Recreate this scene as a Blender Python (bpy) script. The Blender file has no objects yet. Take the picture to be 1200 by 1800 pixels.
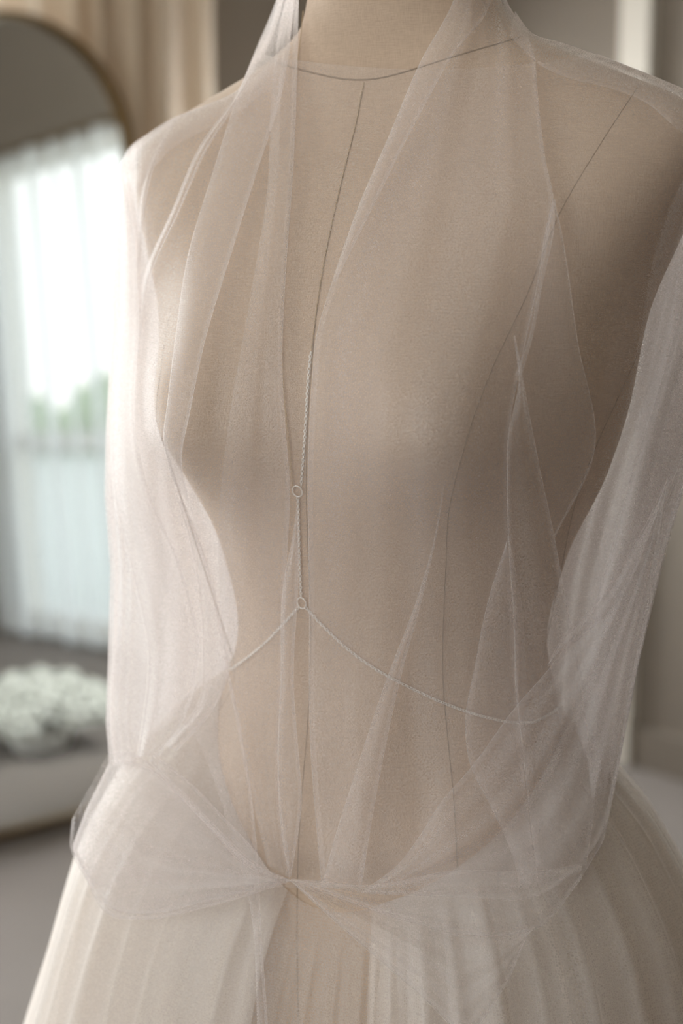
import bpy, math, random
import numpy as np
from mathutils import Vector
from mathutils.bvhtree import BVHTree

random.seed(4)
rng = np.random.default_rng(7)
S = bpy.context.scene
C = S.collection

# ------------------------------------------------------------------ camera, light, exposure
CAM = np.array((0.0, 0.0, 1.40))
FPX, PITCH = 2700.0, math.radians(9.0)
cam = bpy.data.cameras.new('camera')
cam.sensor_fit = 'VERTICAL'
cam.sensor_height = 36.0
cam.sensor_width = 24.0
cam.lens = FPX / 1800.0 * 36.0
cam.clip_start = 0.05
cam.dof.use_dof = True
cam.dof.focus_distance = 0.93
cam.dof.aperture_fstop = 4.0
co = bpy.data.objects.new('camera', cam)
C.objects.link(co)
co.location = CAM
co.rotation_euler = (math.pi / 2 - PITCH, 0, 0)
S.camera = co

# room axes: u runs along the back wall, n leads out of it into the room
A50 = math.radians(50)
U = np.array((math.sin(A50), math.cos(A50), 0.0))
N = np.array((math.cos(A50), -math.sin(A50), 0.0))
M0 = np.array((-0.873, 3.93, 0.0))
UP = np.array((0, 0, 1.0))


def W(t, s, z):
    return M0 + U * t + N * s + UP * z


T_R, T_L, S_F, H = 1.5, -3.3, 5.2, 2.75      # right wall, left wall, front wall, ceiling

world = bpy.data.worlds.new('world')
S.world = world
world.use_nodes = True
wn = world.node_tree
wn.nodes.clear()
bg = wn.nodes.new('ShaderNodeBackground')
wo = wn.nodes.new('ShaderNodeOutputWorld')
tc = wn.nodes.new('ShaderNodeTexCoord')
sep = wn.nodes.new('ShaderNodeSeparateXYZ')
ramp = wn.nodes.new('ShaderNodeValToRGB')
ramp.color_ramp.elements[0].position = 0.0
ramp.color_ramp.elements[0].color = (1.0, 0.98, 0.95, 1)
ramp.color_ramp.elements[1].position = 0.7
ramp.color_ramp.elements[1].color = (0.74, 0.84, 1.0, 1)
wn.links.new(tc.outputs['Generated'], sep.inputs[0])
wn.links.new(sep.outputs['Z'], ramp.inputs[0])
wn.links.new(ramp.outputs[0], bg.inputs['Color'])
wn.links.new(bg.outputs[0], wo.inputs[0])
bg.inputs['Strength'].default_value = 1.6


def area(name, loc, look, sx, sy, power, col):
    l = bpy.data.lights.new(name, 'AREA')
    l.shape = 'RECTANGLE'
    l.size, l.size_y, l.energy, l.color = sx, sy, power, col
    o = bpy.data.objects.new(name, l)
    C.objects.link(o)
    o.location = loc
    d = Vector(look) - Vector(loc)
    o.rotation_euler = d.to_track_quat('-Z', 'Y').to_euler()
    return o


area('daylight_left_window', W(T_L - 0.11, 2.9, 1.55), W(0, 2.9, 1.45), 1.7, 1.9, 16, (0.95, 0.97, 1.0))
area('added_backlight_back', W(-1.45, -0.10, 1.5), W(-1.45, 3, 1.3), 1.9, 1.9, 95, (0.93, 0.97, 1.0))  # added backlight in the out-of-frame back wall opening
area('added_backlight_rear', W(1.12, -0.10, 1.31), W(-1.1, 2.6, 1.1), 0.54, 0.78, 74, (0.94, 0.97, 1.0))  # added backlight for the veil, unseen behind the form

S.view_settings.view_transform = 'Standard'
S.view_settings.look = 'None'
S.view_settings.gamma = 1
S.view_settings.use_curve_mapping = False
S.view_settings.exposure = 0.2
S.cycles.transparent_max_bounces = 40
S.cycles.max_bounces = 10
S.cycles.diffuse_bounces = 5
S.cycles.glossy_bounces = 4
S.cycles.transmission_bounces = 6
S.cycles.sample_clamp_indirect = 4.0
S.cycles.use_denoising = True


# ------------------------------------------------------------------ pixel helpers
FW = np.array((0, math.cos(PITCH), -math.sin(PITCH)))
UPC = np.array((0, math.sin(PITCH), math.cos(PITCH)))
RT = np.array((1.0, 0, 0))


def ray(px, py):
    px = np.asarray(px, float)[..., None]
    py = np.asarray(py, float)[..., None]
    return FW + (px - 600) / FPX * RT + (900 - py) / FPX * UPC


def unproj(px, py, d):
    return CAM + ray(px, py) * np.asarray(d, float)[..., None]


# ------------------------------------------------------------------ materials
def nodemat(name):
    m = bpy.data.materials.new(name)
    m.use_nodes = True
    nt = m.node_tree
    nt.nodes.clear()
    out = nt.nodes.new('ShaderNodeOutputMaterial')
    return m, nt, out


def nd(nt, typ, **kw):
    n = nt.nodes.new(typ)
    for k, v in kw.items():
        if k.startswith('i_'):
            n.inputs[k[2:].replace('_', ' ')].default_value = v
        else:
            setattr(n, k, v)
    return n


def math_node(nt, op, a, b=None, clamp=False):
    n = nt.nodes.new('ShaderNodeMath')
    n.operation = op
    n.use_clamp = clamp
    for i, v in enumerate((a, b)):
        if v is None:
            continue
        if isinstance(v, (int, float)):
            n.inputs[i].default_value = v
        else:
            nt.links.new(v, n.inputs[i])
    return n.outputs[0]


def principled(name, col, rough=0.6, metal=0.0, bump=None, vary=None, coat=0.0):
    """bump = (scale, strength, distance); vary = (scale, other colour)"""
    m, nt, out = nodemat(name)
    b = nd(nt, 'ShaderNodeBsdfPrincipled')
    b.inputs['Base Color'].default_value = (*col, 1)
    b.inputs['Roughness'].default_value = rough
    b.inputs['Metallic'].default_value = metal
    t = nd(nt, 'ShaderNodeTexCoord')
    if vary:
        n = nd(nt, 'ShaderNodeTexNoise')
        n.inputs['Scale'].default_value = vary[0]
        n.inputs['Detail'].default_value = 6
        nt.links.new(t.outputs['Object'], n.inputs['Vector'])
        mx = nd(nt, 'ShaderNodeMixRGB')
        mx.inputs[1].default_value = (*col, 1)
        mx.inputs[2].default_value = (*vary[1], 1)
        nt.links.new(n.outputs['Fac'], mx.inputs[0])
        nt.links.new(mx.outputs[0], b.inputs['Base Color'])
    if bump:
        n2 = nd(nt, 'ShaderNodeTexNoise')
        n2.inputs['Scale'].default_value = bump[0]
        n2.inputs['Detail'].default_value = 5
        nt.links.new(t.outputs['Object'], n2.inputs['Vector'])
        bp = nd(nt, 'ShaderNodeBump')
        bp.inputs['Strength'].default_value = bump[1]
        bp.inputs['Distance'].default_value = bump[2]
        nt.links.new(n2.outputs['Fac'], bp.inputs['Height'])
        nt.links.new(bp.outputs[0], b.inputs['Normal'])
    nt.links.new(b.outputs[0], out.inputs[0])
    return m


def linen(name, col, dark):
    """woven linen: crossing threads from two wave textures, slubs from stretched noise"""
    m, nt, out = nodemat(name)
    b = nd(nt, 'ShaderNodeBsdfPrincipled')
    b.inputs['Roughness'].default_value = 0.85
    if 'Sheen Weight' in b.inputs:
        b.inputs['Sheen Weight'].default_value = 0.15
    t = nd(nt, 'ShaderNodeTexCoord')
    hs = []
    for dr, sc in (((1900, 1900, 160), 1), ((160, 160, 1900), 1)):
        mp = nd(nt, 'ShaderNodeMapping')
        mp.inputs['Scale'].default_value = dr
        n = nd(nt, 'ShaderNodeTexNoise')
        n.inputs['Scale'].default_value = 1.0
        n.inputs['Detail'].default_value = 2
        nt.links.new(t.outputs['Object'], mp.inputs[0])
        nt.links.new(mp.outputs[0], n.inputs['Vector'])
        hs.append(n.outputs['Fac'])
    big = nd(nt, 'ShaderNodeTexNoise')
    big.inputs['Scale'].default_value = 9
    nt.links.new(t.outputs['Object'], big.inputs['Vector'])
    su = math_node(nt, 'ADD', hs[0], hs[1])
    su = math_node(nt, 'MULTIPLY', su, 0.5)
    f = math_node(nt, 'MULTIPLY_ADD', su, 2.6)
    f.node.inputs[2].default_value = -0.8
    f2 = math_node(nt, 'MULTIPLY', big.outputs['Fac'], 0.25)
    f = math_node(nt, 'ADD', f, f2, True)
    mx = nd(nt, 'ShaderNodeMixRGB')
    mx.inputs[1].default_value = (*dark, 1)
    mx.inputs[2].default_value = (*col, 1)
    nt.links.new(f, mx.inputs[0])
    nt.links.new(mx.outputs[0], b.inputs['Base Color'])
    bp = nd(nt, 'ShaderNodeBump')
    bp.inputs['Strength'].default_value = 0.35
    bp.inputs['Distance'].default_value = 0.0006
    nt.links.new(su, bp.inputs['Height'])
    nt.links.new(bp.outputs[0], b.inputs['Normal'])
    nt.links.new(b.outputs[0], out.inputs[0])
    return m


def tulle(name, col, alpha, net=850.0, netamt=0.5, transl=0.5, gloss=0.06):
    """fine net: see-through holes, denser where the cloth is seen edge-on"""
    m, nt, out = nodemat(name)
    geo = nd(nt, 'ShaderNodeNewGeometry')
    dt = nd(nt, 'ShaderNodeVectorMath', operation='DOT_PRODUCT')
    nt.links.new(geo.outputs['Normal'], dt.inputs[0])
    nt.links.new(geo.outputs['Incoming'], dt.inputs[1])
    c = math_node(nt, 'ABSOLUTE', dt.outputs['Value'])
    c = math_node(nt, 'MAXIMUM', c, 0.06)
    inv = math_node(nt, 'DIVIDE', 1.0, c)
    face = 1.0 - alpha
    if netamt > 0:
        uv = nd(nt, 'ShaderNodeUVMap')
        v = nd(nt, 'ShaderNodeTexVoronoi', feature='DISTANCE_TO_EDGE')
        v.inputs['Scale'].default_value = net
        v.inputs['Randomness'].default_value = 0.55
        nt.links.new(uv.outputs[0], v.inputs['Vector'])
        th = math_node(nt, 'MULTIPLY', v.outputs['Distance'], 3.2, True)
        th = math_node(nt, 'SUBTRACT', 1.0, th)
        k = math_node(nt, 'MULTIPLY_ADD', th, 2 * netamt * alpha)
        k.node.inputs[2].default_value = (1 - netamt) * alpha
        face = math_node(nt, 'SUBTRACT', 1.0, k)
    a = math_node(nt, 'SUBTRACT', 1.0, math_node(nt, 'POWER', face, inv))
    tr = nd(nt, 'ShaderNodeBsdfTransparent')
    df = nd(nt, 'ShaderNodeBsdfDiffuse')
    df.inputs['Color'].default_value = (*col, 1)
    tl = nd(nt, 'ShaderNodeBsdfTranslucent')
    tl.inputs['Color'].default_value = (*col, 1)
    gl = nd(nt, 'ShaderNodeBsdfGlossy')
    gl.inputs['Color'].default_value = (0.9, 0.9, 0.9, 1)
    gl.inputs['Roughness'].default_value = 0.4
    m1 = nd(nt, 'ShaderNodeMixShader')
    m1.inputs[0].default_value = transl
    nt.links.new(df.outputs[0], m1.inputs[1])
    nt.links.new(tl.outputs[0], m1.inputs[2])
    m2 = nd(nt, 'ShaderNodeMixShader')
    m2.inputs[0].default_value = gloss
    nt.links.new(m1.outputs[0], m2.inputs[1])
    nt.links.new(gl.outputs[0], m2.inputs[2])
    m3 = nd(nt, 'ShaderNodeMixShader')
    nt.links.new(a, m3.inputs[0])
    nt.links.new(tr.outputs[0], m3.inputs[1])
    nt.links.new(m2.outputs[0], m3.inputs[2])
    nt.links.new(m3.outputs[0], out.inputs[0])
    return m


def drapery(name, col, rough, bump=None, vary=None):
    """opaque-looking cloth that lets some light through"""
    m = principled(name, col, rough, bump=bump, vary=vary)
    nt = m.node_tree
    out = next(n for n in nt.nodes if n.type == 'OUTPUT_MATERIAL')
    b = next(n for n in nt.nodes if n.type == 'BSDF_PRINCIPLED')
    t = nd(nt, 'ShaderNodeBsdfTranslucent')
    t.inputs['Color'].default_value = (*col, 1)
    mx = nd(nt, 'ShaderNodeMixShader')
    mx.inputs[0].default_value = 0.35
    nt.links.new(b.outputs[0], mx.inputs[1])
    nt.links.new(t.outputs[0], mx.inputs[2])
    nt.links.new(mx.outputs[0], out.inputs[0])
    return m


def pane_glass(name):
    m, nt, out = nodemat(name)
    t, g, mx = nd(nt, 'ShaderNodeBsdfTransparent'), nd(nt, 'ShaderNodeBsdfGlossy'), nd(nt, 'ShaderNodeMixShader')
    t.inputs['Color'].default_value = (0.985, 0.995, 0.99, 1)
    g.inputs['Roughness'].default_value = 0.02
    mx.inputs[0].default_value = 0.035
    nt.links.new(t.outputs[0], mx.inputs[1])
    nt.links.new(g.outputs[0], mx.inputs[2])
    nt.links.new(mx.outputs[0], out.inputs[0])
    return m


M_PANE = pane_glass('window_pane')
M_LINEN = linen('linen', (0.565, 0.427, 0.315), (0.43, 0.315, 0.23))
M_SEAM = principled('seam_thread', (0.25, 0.185, 0.125), 0.9)
M_VEIL = tulle('veil_tulle', (0.89, 0.83, 0.81), 0.145, net=620.0, netamt=0.6)
M_VEIL_BACK = tulle('veil_tulle_gathered', (0.91, 0.865, 0.845), 0.36, net=620.0, netamt=0.4)
M_SKIRT = tulle('skirt_tulle', (0.91, 0.855, 0.81), 0.29, net=620.0, netamt=0.22)
M_UNDER = tulle('under_skirt_tulle', (0.91, 0.85, 0.79), 0.50, net=620.0, netamt=0.2)
M_SILVER = principled('silver', (0.97, 0.95, 0.91), 0.35, 0.35)
M_GOLD = principled('gold_chain', (0.58, 0.45, 0.28), 0.45, 0.35)
M_BRASS = principled('aged_brass', (0.26, 0.17, 0.07), 0.38, 1.0, vary=(14, (0.18, 0.11, 0.045)))
M_GLASS = principled('mirror_glass', (0.93, 0.95, 0.93), 0.015, 1.0)
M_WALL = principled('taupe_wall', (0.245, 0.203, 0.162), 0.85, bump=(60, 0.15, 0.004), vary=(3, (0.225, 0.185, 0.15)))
M_WALL_R = principled('taupe_wall_shaded', (0.185, 0.152, 0.12), 0.85, bump=(60, 0.15, 0.004), vary=(3, (0.17, 0.14, 0.11)))  # taupe wall paint with the right wall's shade put into the colour
M_CEIL = principled('ceiling_paint', (0.60, 0.57, 0.50), 0.9)
M_FLOOR = principled('floor_carpet', (0.185, 0.157, 0.138), 0.95, bump=(220, 0.5, 0.006), vary=(5, (0.155, 0.133, 0.117)))
M_TRIM = principled('trim_paint', (0.62, 0.57, 0.50), 0.5)
M_FRAME = principled('window_frame_paint', (0.72, 0.69, 0.63), 0.45)
M_CURTAIN = drapery('cream_curtain', (0.82, 0.71, 0.58), 0.9, bump=(300, 0.2, 0.002), vary=(18, (0.76, 0.63, 0.49)))
M_SHEER = tulle('sheer_curtain', (0.90, 0.92, 0.93), 0.36, netamt=0.0, gloss=0.0)
M_WOOD = principled('dark_wood', (0.10, 0.065, 0.04), 0.45, vary=(30, (0.06, 0.04, 0.025)))
M_PETAL = principled('white_petal', (0.50, 0.50, 0.45), 0.7)
M_LEAF = principled('hedge_leaf', (0.16, 0.26, 0.09), 0.7, vary=(4, (0.28, 0.36, 0.12)))
M_LAWN = principled('pale_lawn', (0.64, 0.63, 0.56), 0.95, vary=(2, (0.56, 0.57, 0.47)))
M_VASE = principled('white_ceramic', (0.75, 0.73, 0.69), 0.3)


# ------------------------------------------------------------------ object helpers
def link(name, me, mat, parent=None):
    o = bpy.data.objects.new(name, me)
    if mat:
        me.materials.append(mat)
    C.objects.link(o)
    if parent:
        o.parent = parent
    return o


def empty(name, loc, label=None, cat=None, group=None):
    o = bpy.data.objects.new(name, None)
    C.objects.link(o)
    o.location = loc
    o.empty_display_size = 0.1
    tag(o, label, cat, group)
    return o


def tag(o, label=None, cat=None, group=None, kind=None):
    for k, v in (('label', label), ('category', cat), ('group', group), ('kind', kind)):
        if v:
            o[k] = v
    return o


def mesh_from(name, V, F, smooth=True, uv=None):
    me = bpy.data.meshes.new(name)
    me.from_pydata([tuple(v) for v in V], [], [tuple(int(i) for i in f) for f in F])
    if smooth:
        me.polygons.foreach_set('use_smooth', [True] * len(me.polygons))
    if uv is not None:
        lay = me.uv_layers.new(name='UVMap')
        idx = np.empty(len(me.loops), int)
        me.loops.foreach_get('vertex_index', idx)
        lay.data.foreach_set('uv', np.asarray(uv, np.float32)[idx].ravel())
    me.update()
    return me


def grid_faces(nr, nc, wrap=False, base=0):
    F = []
    for i in range(nr - 1):
        for j in range(nc if wrap else nc - 1):
            j2 = (j + 1) % nc
            F.append((base + i * nc + j, base + i * nc + j2, base + (i + 1) * nc + j2, base + (i + 1) * nc + j))
    return F


def local(o_parent, V):
    """world points to the frame of an unrotated parent empty"""
    return np.asarray(V) - np.array(o_parent.location)


class MB:
    """collects boxes, tubes and rings into one mesh"""
    def __init__(self):
        self.V, self.F = [], []

    def add(self, V, F):
        b = len(self.V)
        self.V += [tuple(v) for v in V]
        self.F += [tuple(b + i for i in f) for f in F]
        return self

    def box(self, c0, ax, ay, az, bev=0.0):
        """box from corner c0 with edge vectors"""
        c0, ax, ay, az = (np.asarray(q, float) for q in (c0, ax, ay, az))
        if bev <= 0:
            P = [c0 + ax * i + ay * j + az * k for k in (0, 1) for j in (0, 1) for i in (0, 1)]
            return self.add(P, [(0, 2, 3, 1), (4, 5, 7, 6), (0, 1, 5, 4), (2, 6, 7, 3), (0, 4, 6, 2), (1, 3, 7, 5)])
        L = [np.linalg.norm(q) for q in (ax, ay, az)]
        e = [q / l for q, l in zip((ax, ay, az), L)]
        P = []
        for k, (hx, hy) in enumerate(((0, 0), (1, 0), (1, 1), (0, 1))):
            pass
        ring = lambda ins, zz: [c0 + e[0] * (ins + i * (L[0] - 2 * ins)) + e[1] * (ins + j * (L[1] - 2 * ins)) + e[2] * zz
                                for i, j in ((0, 0), (1, 0), (1, 1), (0, 1))]
        P = ring(bev, 0) + ring(0, bev) + ring(0, L[2] - bev) + ring(bev, L[2])
        F = [(3, 2, 1, 0), (12, 13, 14, 15)]
        for r in range(3):
            for q in range(4):
                F.append((r * 4 + q, r * 4 + (q + 1) % 4, r * 4 + 4 + (q + 1) % 4, r * 4 + 4 + q))
        return self.add(P, F)

    def tube(self, P, r, n=8, closed=False, cap=True):
        P = np.asarray(P, float)
        m = len(P)
        r = np.broadcast_to(np.asarray(r, float), (m,))
        T = np.roll(P, -1, 0) - np.roll(P, 1, 0) if closed else np.gradient(P, axis=0)
        T /= np.linalg.norm(T, axis=1)[:, None] + 1e-12
        ref = np.array((0.13, 0.31, 0.94)) if abs(T[0] @ np.array((0.13, 0.31, 0.94))) < 0.9 else np.array((1.0, 0.1, 0))
        a = np.cross(T[0], ref)
        a /= np.linalg.norm(a)
        R = []
        for i in range(m):
            a = a - T[i] * (a @ T[i])
            a /= np.linalg.norm(a) + 1e-12
            b = np.cross(T[i], a)
            for q in range(n):
                w = 2 * math.pi * q / n
                R.append(P[i] + r[i] * (a * math.cos(w) + b * math.sin(w)))
        F = grid_faces(m, n, True)
        if closed:
            F += [((m - 1) * n + q, (m - 1) * n + (q + 1) % n, (q + 1) % n, q) for q in range(n)]
        elif cap:
            F += [tuple(range(n))[::-1], tuple((m - 1) * n + q for q in range(n))]
        return self.add(R, F)

    def build(self, name, mat, parent=None, smooth=False):
        V = np.array(self.V)
        if parent:
            V = local(parent, V)
        return link(name, mesh_from(name, V, self.F, smooth), mat, parent)


def struct(name, mb, mat, parent=None, smooth=False):
    o = mb.build(name, mat, parent, smooth)
    if parent is None:
        o['kind'] = 'structure'
    return o


def spline(pts, n, param=None):
    """smooth curve through points (Catmull-Rom on chord length), n samples"""
    P = np.asarray(pts, float)
    if len(P) == 1:
        return np.repeat(P, n, 0)
    d = np.sqrt(np.linalg.norm(np.diff(P, axis=0), axis=1) + 1e-9) if param is None else np.diff(param)
    t = np.concatenate(([0], np.cumsum(d)))
    if param is None:
        dd = np.linalg.norm(np.diff(P, axis=0), axis=1)
        t = np.concatenate(([0], np.cumsum(dd + 1e-9)))
    m = np.gradient(P, t, axis=0) if len(P) > 2 else np.repeat((P[1:] - P[:1]) / t[1], 2, 0)
    q = np.linspace(0, t[-1], n)
    k = np.clip(np.searchsorted(t, q, side='right') - 1, 0, len(P) - 2)
    h = (t[k + 1] - t[k])
    x = ((q - t[k]) / h)[:, None]
    h = h[:, None]
    return ((2 * x**3 - 3 * x**2 + 1) * P[k] + (x**3 - 2 * x**2 + x) * h * m[k]
            + (-2 * x**3 + 3 * x**2) * P[k + 1] + (x**3 - x**2) * h * m[k + 1])


# ------------------------------------------------------------------ the room
def wall_with_hole(name, axis0, axis1, base, thick, a0, a1, h0, h1, A0, A1, mat=None):
    """wall along axis0 from A0 to A1 with an opening a0..a1 x h0..h1"""
    mb = MB()
    P = lambda a, z: base + axis0 * a + UP * z
    for (x0, x1, z0, z1) in ((A0, a0, 0, H), (a1, A1, 0, H), (a0, a1, 0, h0), (a0, a1, h1, H)):
        if x1 - x0 > 1e-4 and z1 - z0 > 1e-4:
            mb.box(P(x0, z0), axis0 * (x1 - x0), axis1 * thick, UP * (z1 - z0))
    return struct(name, mb, mat or M_WALL)


TH = 0.14
struct('floor', MB().box(W(T_L - TH, -TH, -0.1), U * (T_R - T_L + 2 * TH), N * (S_F + 2 * TH), UP * 0.1), M_FLOOR)
struct('ceiling', MB().box(W(T_L - TH, -TH, H), U * (T_R - T_L + 2 * TH), N * (S_F + 2 * TH), UP * 0.1), M_CEIL)
struct('wall_front', MB().box(W(T_L - TH, S_F, 0), U * (T_R - T_L + 2 * TH), N * TH, UP * H), M_WALL)
WR = (1.99, 3.30, 0.05, 2.13)          # opening in the right wall (along s, and z)
WL = (2.0, 3.8, 0.55, 2.55)            # opening in the left wall
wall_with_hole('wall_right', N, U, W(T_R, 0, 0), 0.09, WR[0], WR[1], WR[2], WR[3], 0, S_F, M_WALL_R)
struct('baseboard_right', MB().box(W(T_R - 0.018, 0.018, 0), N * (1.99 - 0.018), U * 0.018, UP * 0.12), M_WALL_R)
WB = (-2.5, 0.20, 0.45, 2.55)           # backlight opening added in the back wall, its right end behind the curtain
WB2 = (0.82, 1.42, 0.88, 1.74)          # small window added behind the dress form to backlight the veil
wb = MB()
bp_ = lambda x0, x1, z0, z1: wb.box(W(x0, 0, z0), U * (x1 - x0), -N * TH, UP * (z1 - z0))
for x0, x1, z0, z1 in ((T_L - TH, WB[0], 0, H), (WB[0], WB[1], 0, WB[2]), (WB[0], WB[1], WB[3], H), (WB[1], WB2[0], 0, H),
                       (WB2[0], WB2[1], 0, WB2[2]), (WB2[0], WB2[1], WB2[3], H), (WB2[1], T_R + TH, 0, H)):
    bp_(x0, x1, z0, z1)
struct('wall_back', wb, M_WALL)
wall_with_hole('wall_left', N, -U, W(T_L, 0, 0), TH, WL[0], WL[1], WL[2], WL[3], 0, S_F)


def window(name, base, ax, out, w, rails, mull):
    """frame, sashes and pane in a wall opening; the parts are its children"""
    root = MB()
    s0, s1, z0, z1 = w
    f, dep = 0.06, 0.08
    b = lambda s, z, ds, dz, dd=dep: root.box(base + ax * s + UP * z + out * 0.005, ax * ds, out * dd, UP * dz)
    b(s0, z0, s1 - s0, f)
    b(s0, z1 - f, s1 - s0, f)
    b(s0, z0 + f, f, z1 - z0 - 2 * f)
    b(s1 - f, z0 + f, f, z1 - z0 - 2 * f)
    o = struct(name, root, M_FRAME)
    for z in rails:
        MB().box(base + ax * (s0 + f) + UP * z + out * 0.015, ax * (s1 - s0 - 2 * f), out * 0.05, UP * 0.07).build('rail', M_FRAME, o)
    for s in mull:
        MB().box(base + ax * s + UP * (z0 + f) + out * 0.017, ax * 0.05, out * 0.045, UP * (z1 - z0 - 2 * f)).build('mullion', M_FRAME, o)
    MB().box(base + ax * (s0 - 0.06) + UP * (z0 - 0.03) - out * 0.05, ax * (s1 - s0 + 0.12), out * 0.08, UP * 0.03).build('sill', M_FRAME, o)
    MB().box(base + ax * (s0 + f) + UP * (z0 + f) + out * 0.038, ax * (s1 - s0 - 2 * f), out * 0.004, UP * (z1 - z0 - 2 * f)).build('pane', M_PANE, o)
    return o


window('window_1', W(T_R, 0, 0), N, U, WR, (0.85,), ())
window('window_2', W(T_L, 0, 0), N, -U, WL, (), (2.88,))
window('added_window_back', W(0, 0, 0), U, -N, WB, (), (-1.6, -0.7))  # added for backlight, left of the frame
window('added_window_rear', W(0, 0, 0), U, -N, WB2, (), ())  # added for veil backlight, hidden by the form
# painted door casing on the right wall and a skirting
struct('trim_1', MB().box(W(T_R - 0.03, 0.77, 0), N * 0.10, U * 0.03, UP * 2.3), M_TRIM)
struct('baseboard_back', MB().box(W(T_L, 0, 0), U * (T_R - T_L), N * 0.018, UP * 0.10), M_WALL)

# ------------------------------------------------------------------ dress form
TH_F = math.radians(-29)
FORM = np.array((0.034, 1.035, 0.0))
cF, sF = math.cos(TH_F), math.sin(TH_F)


def form_w(P):
    P = np.asarray(P, float)
    return np.stack((FORM[0] + cF * P[..., 0] - sF * P[..., 1],
                     FORM[1] + sF * P[..., 0] + cF * P[..., 1], P[..., 2]), -1)


#      z      a(half w) front  back   y0     power
KEYS = [(0.74, 0.168, 0.120, 0.135, 0.00, 2.2),
        (0.86, 0.172, 0.118, 0.140, 0.00, 2.2),
        (0.96, 0.168, 0.112, 0.132, 0.00, 2.2),
        (1.03, 0.152, 0.104, 0.112, 0.00, 2.15),
        (1.10, 0.124, 0.096, 0.090, 0.00, 2.1),
        (1.155, 0.110, 0.090, 0.082, 0.00, 2.05),
        (1.21, 0.122, 0.096, 0.084, 0.00, 2.05),
        (1.27, 0.149, 0.104, 0.092, 0.00, 2.1),
        (1.32, 0.163, 0.108, 0.100, 0.00, 2.15),
        (1.37, 0.170, 0.104, 0.104, 0.003, 2.3),
        (1.42, 0.187, 0.092, 0.104, 0.008, 2.6),
        (1.455, 0.201, 0.078, 0.096, 0.012, 2.7),
        (1.480, 0.206, 0.066, 0.084, 0.017, 2.5),
        (1.500, 0.190, 0.059, 0.076, 0.019, 2.1),
        (1.520, 0.148, 0.0565, 0.070, 0.019, 1.9),
        (1.540, 0.100, 0.055, 0.064, 0.017, 1.9),
        (1.560, 0.070, 0.054, 0.058, 0.013, 2.0),
        (1.590, 0.062, 0.053, 0.054, 0.010, 2.0),
        (1.650, 0.060, 0.052, 0.053, 0.004, 2.0)]
KEYS = np.array(KEYS)


def interp_keys(z):
    """monotone-ish cubic through the section table"""
    out = []
    zz = KEYS[:, 0]
    for c in range(1, 6):
        y = KEYS[:, c]
        h = np.diff(zz)
        dl = np.diff(y) / h
        m = np.zeros(len(zz))
        for i in range(1, len(zz) - 1):
            m[i] = 0 if dl[i - 1] * dl[i] <= 0 else 2 * dl[i - 1] * dl[i] / (dl[i - 1] + dl[i])
        m[0], m[-1] = dl[0], dl[-1]
        k = np.clip(np.searchsorted(zz, z, side='right') - 1, 0, len(zz) - 2)
        x = (z - zz[k]) / h[k]
        out.append((2 * x**3 - 3 * x**2 + 1) * y[k] + (x**3 - 2 * x**2 + x) * h[k] * m[k]
                   + (-2 * x**3 + 3 * x**2) * y[k + 1] + (x**3 - x**2) * h[k] * m[k + 1])
    return out


NZ, NA = 190, 160
zs = np.linspace(0.74, 1.65, NZ)
ka, kf, kb, ky, kp = interp_keys(zs)
ang = np.linspace(0, 2 * math.pi, NA, endpoint=False)
Z2, A2 = np.meshgrid(zs, ang, indexing='ij')
ca, sa = np.cos(A2), np.sin(A2)
pw = 2.0 / kp[:, None]
X2 = ka[:, None] * np.sign(ca) * np.abs(ca) ** pw
B2 = np.where(sa < 0, kf[:, None], kb[:, None])
Y2 = ky[:, None] + B2 * np.sign(sa) * np.abs(sa) ** pw
# bust: two soft mounds pushed out of the front
front = np.clip(-sa, 0, 1)
for sx in (-1, 1):
    g = np.exp(-((X2 - sx * 0.080) / 0.058) ** 2 - ((Z2 - 1.305) / np.where(Z2 > 1.305, 0.068, 0.048)) ** 2)
    Y2 = Y2 - 0.042 * g * front ** 0.7
    X2 = X2 + sx * 0.012 * g * front ** 0.5
FV = form_w(np.stack((X2, Y2, Z2), -1)).reshape(-1, 3)
FF = grid_faces(NZ, NA, True)
FF.append(tuple(range(NA))[::-1])
FF.append(tuple((NZ - 1) * NA + i for i in range(NA)))
form = empty('dress_form', (FORM[0], FORM[1], 0.0),
             'linen covered tailor dress form with dark seam lines under the sheer veil', 'dress form')
torso_me = mesh_from('torso', local(form, FV), FF)
torso = link('torso', torso_me, M_LINEN, form)
bvh_form = BVHTree.FromPolygons([tuple(v) for v in FV], FF)


def cast(px, py, bvh=None):
    d = ray(px, py)
    d = d / np.linalg.norm(d)
    h = (bvh or bvh_form).ray_cast(Vector(CAM), Vector(d))
    return h[0], h[1]


def on_form(pts, n, lift):
    """pixel path laid on the form where the photograph shows it"""
    out = []
    for px, py in spline(pts, n):
        p, nn = cast(px, py)
        if p is not None:
            out.append(np.array(p) + np.array(nn) * lift)
    return np.array(out)


# stand of the form
lb = MB()
ph = np.linspace(0, 2 * math.pi, 25)[:-1]
prof = [(0.0, 0.0), (0.21, 0.0), (0.215, 0.015), (0.19, 0.03), (0.06, 0.05), (0.03, 0.07), (0.0, 0.07)]
lb.add([(FORM[0] + r * math.cos(a), FORM[1] + r * math.sin(a), z) for r, z in prof for a in ph], grid_faces(len(prof), 24, True))
lb.build('base', M_WOOD, form, True)
MB().tube([(FORM[0], FORM[1], 0.06), (FORM[0], FORM[1], 0.75)], 0.018, 16).build('pole', M_WOOD, form, True)
cp = MB()
prof = [(0.058, 1.648), (0.061, 1.655), (0.057, 1.664), (0.03, 1.672), (0.014, 1.678), (0.017, 1.70), (0.012, 1.715), (0.0, 1.718)]
cp.add([form_w((r * math.cos(a), 0.004 + r * 0.88 * math.sin(a), z)) for r, z in prof for a in ph], grid_faces(len(prof), 24, True))
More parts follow.
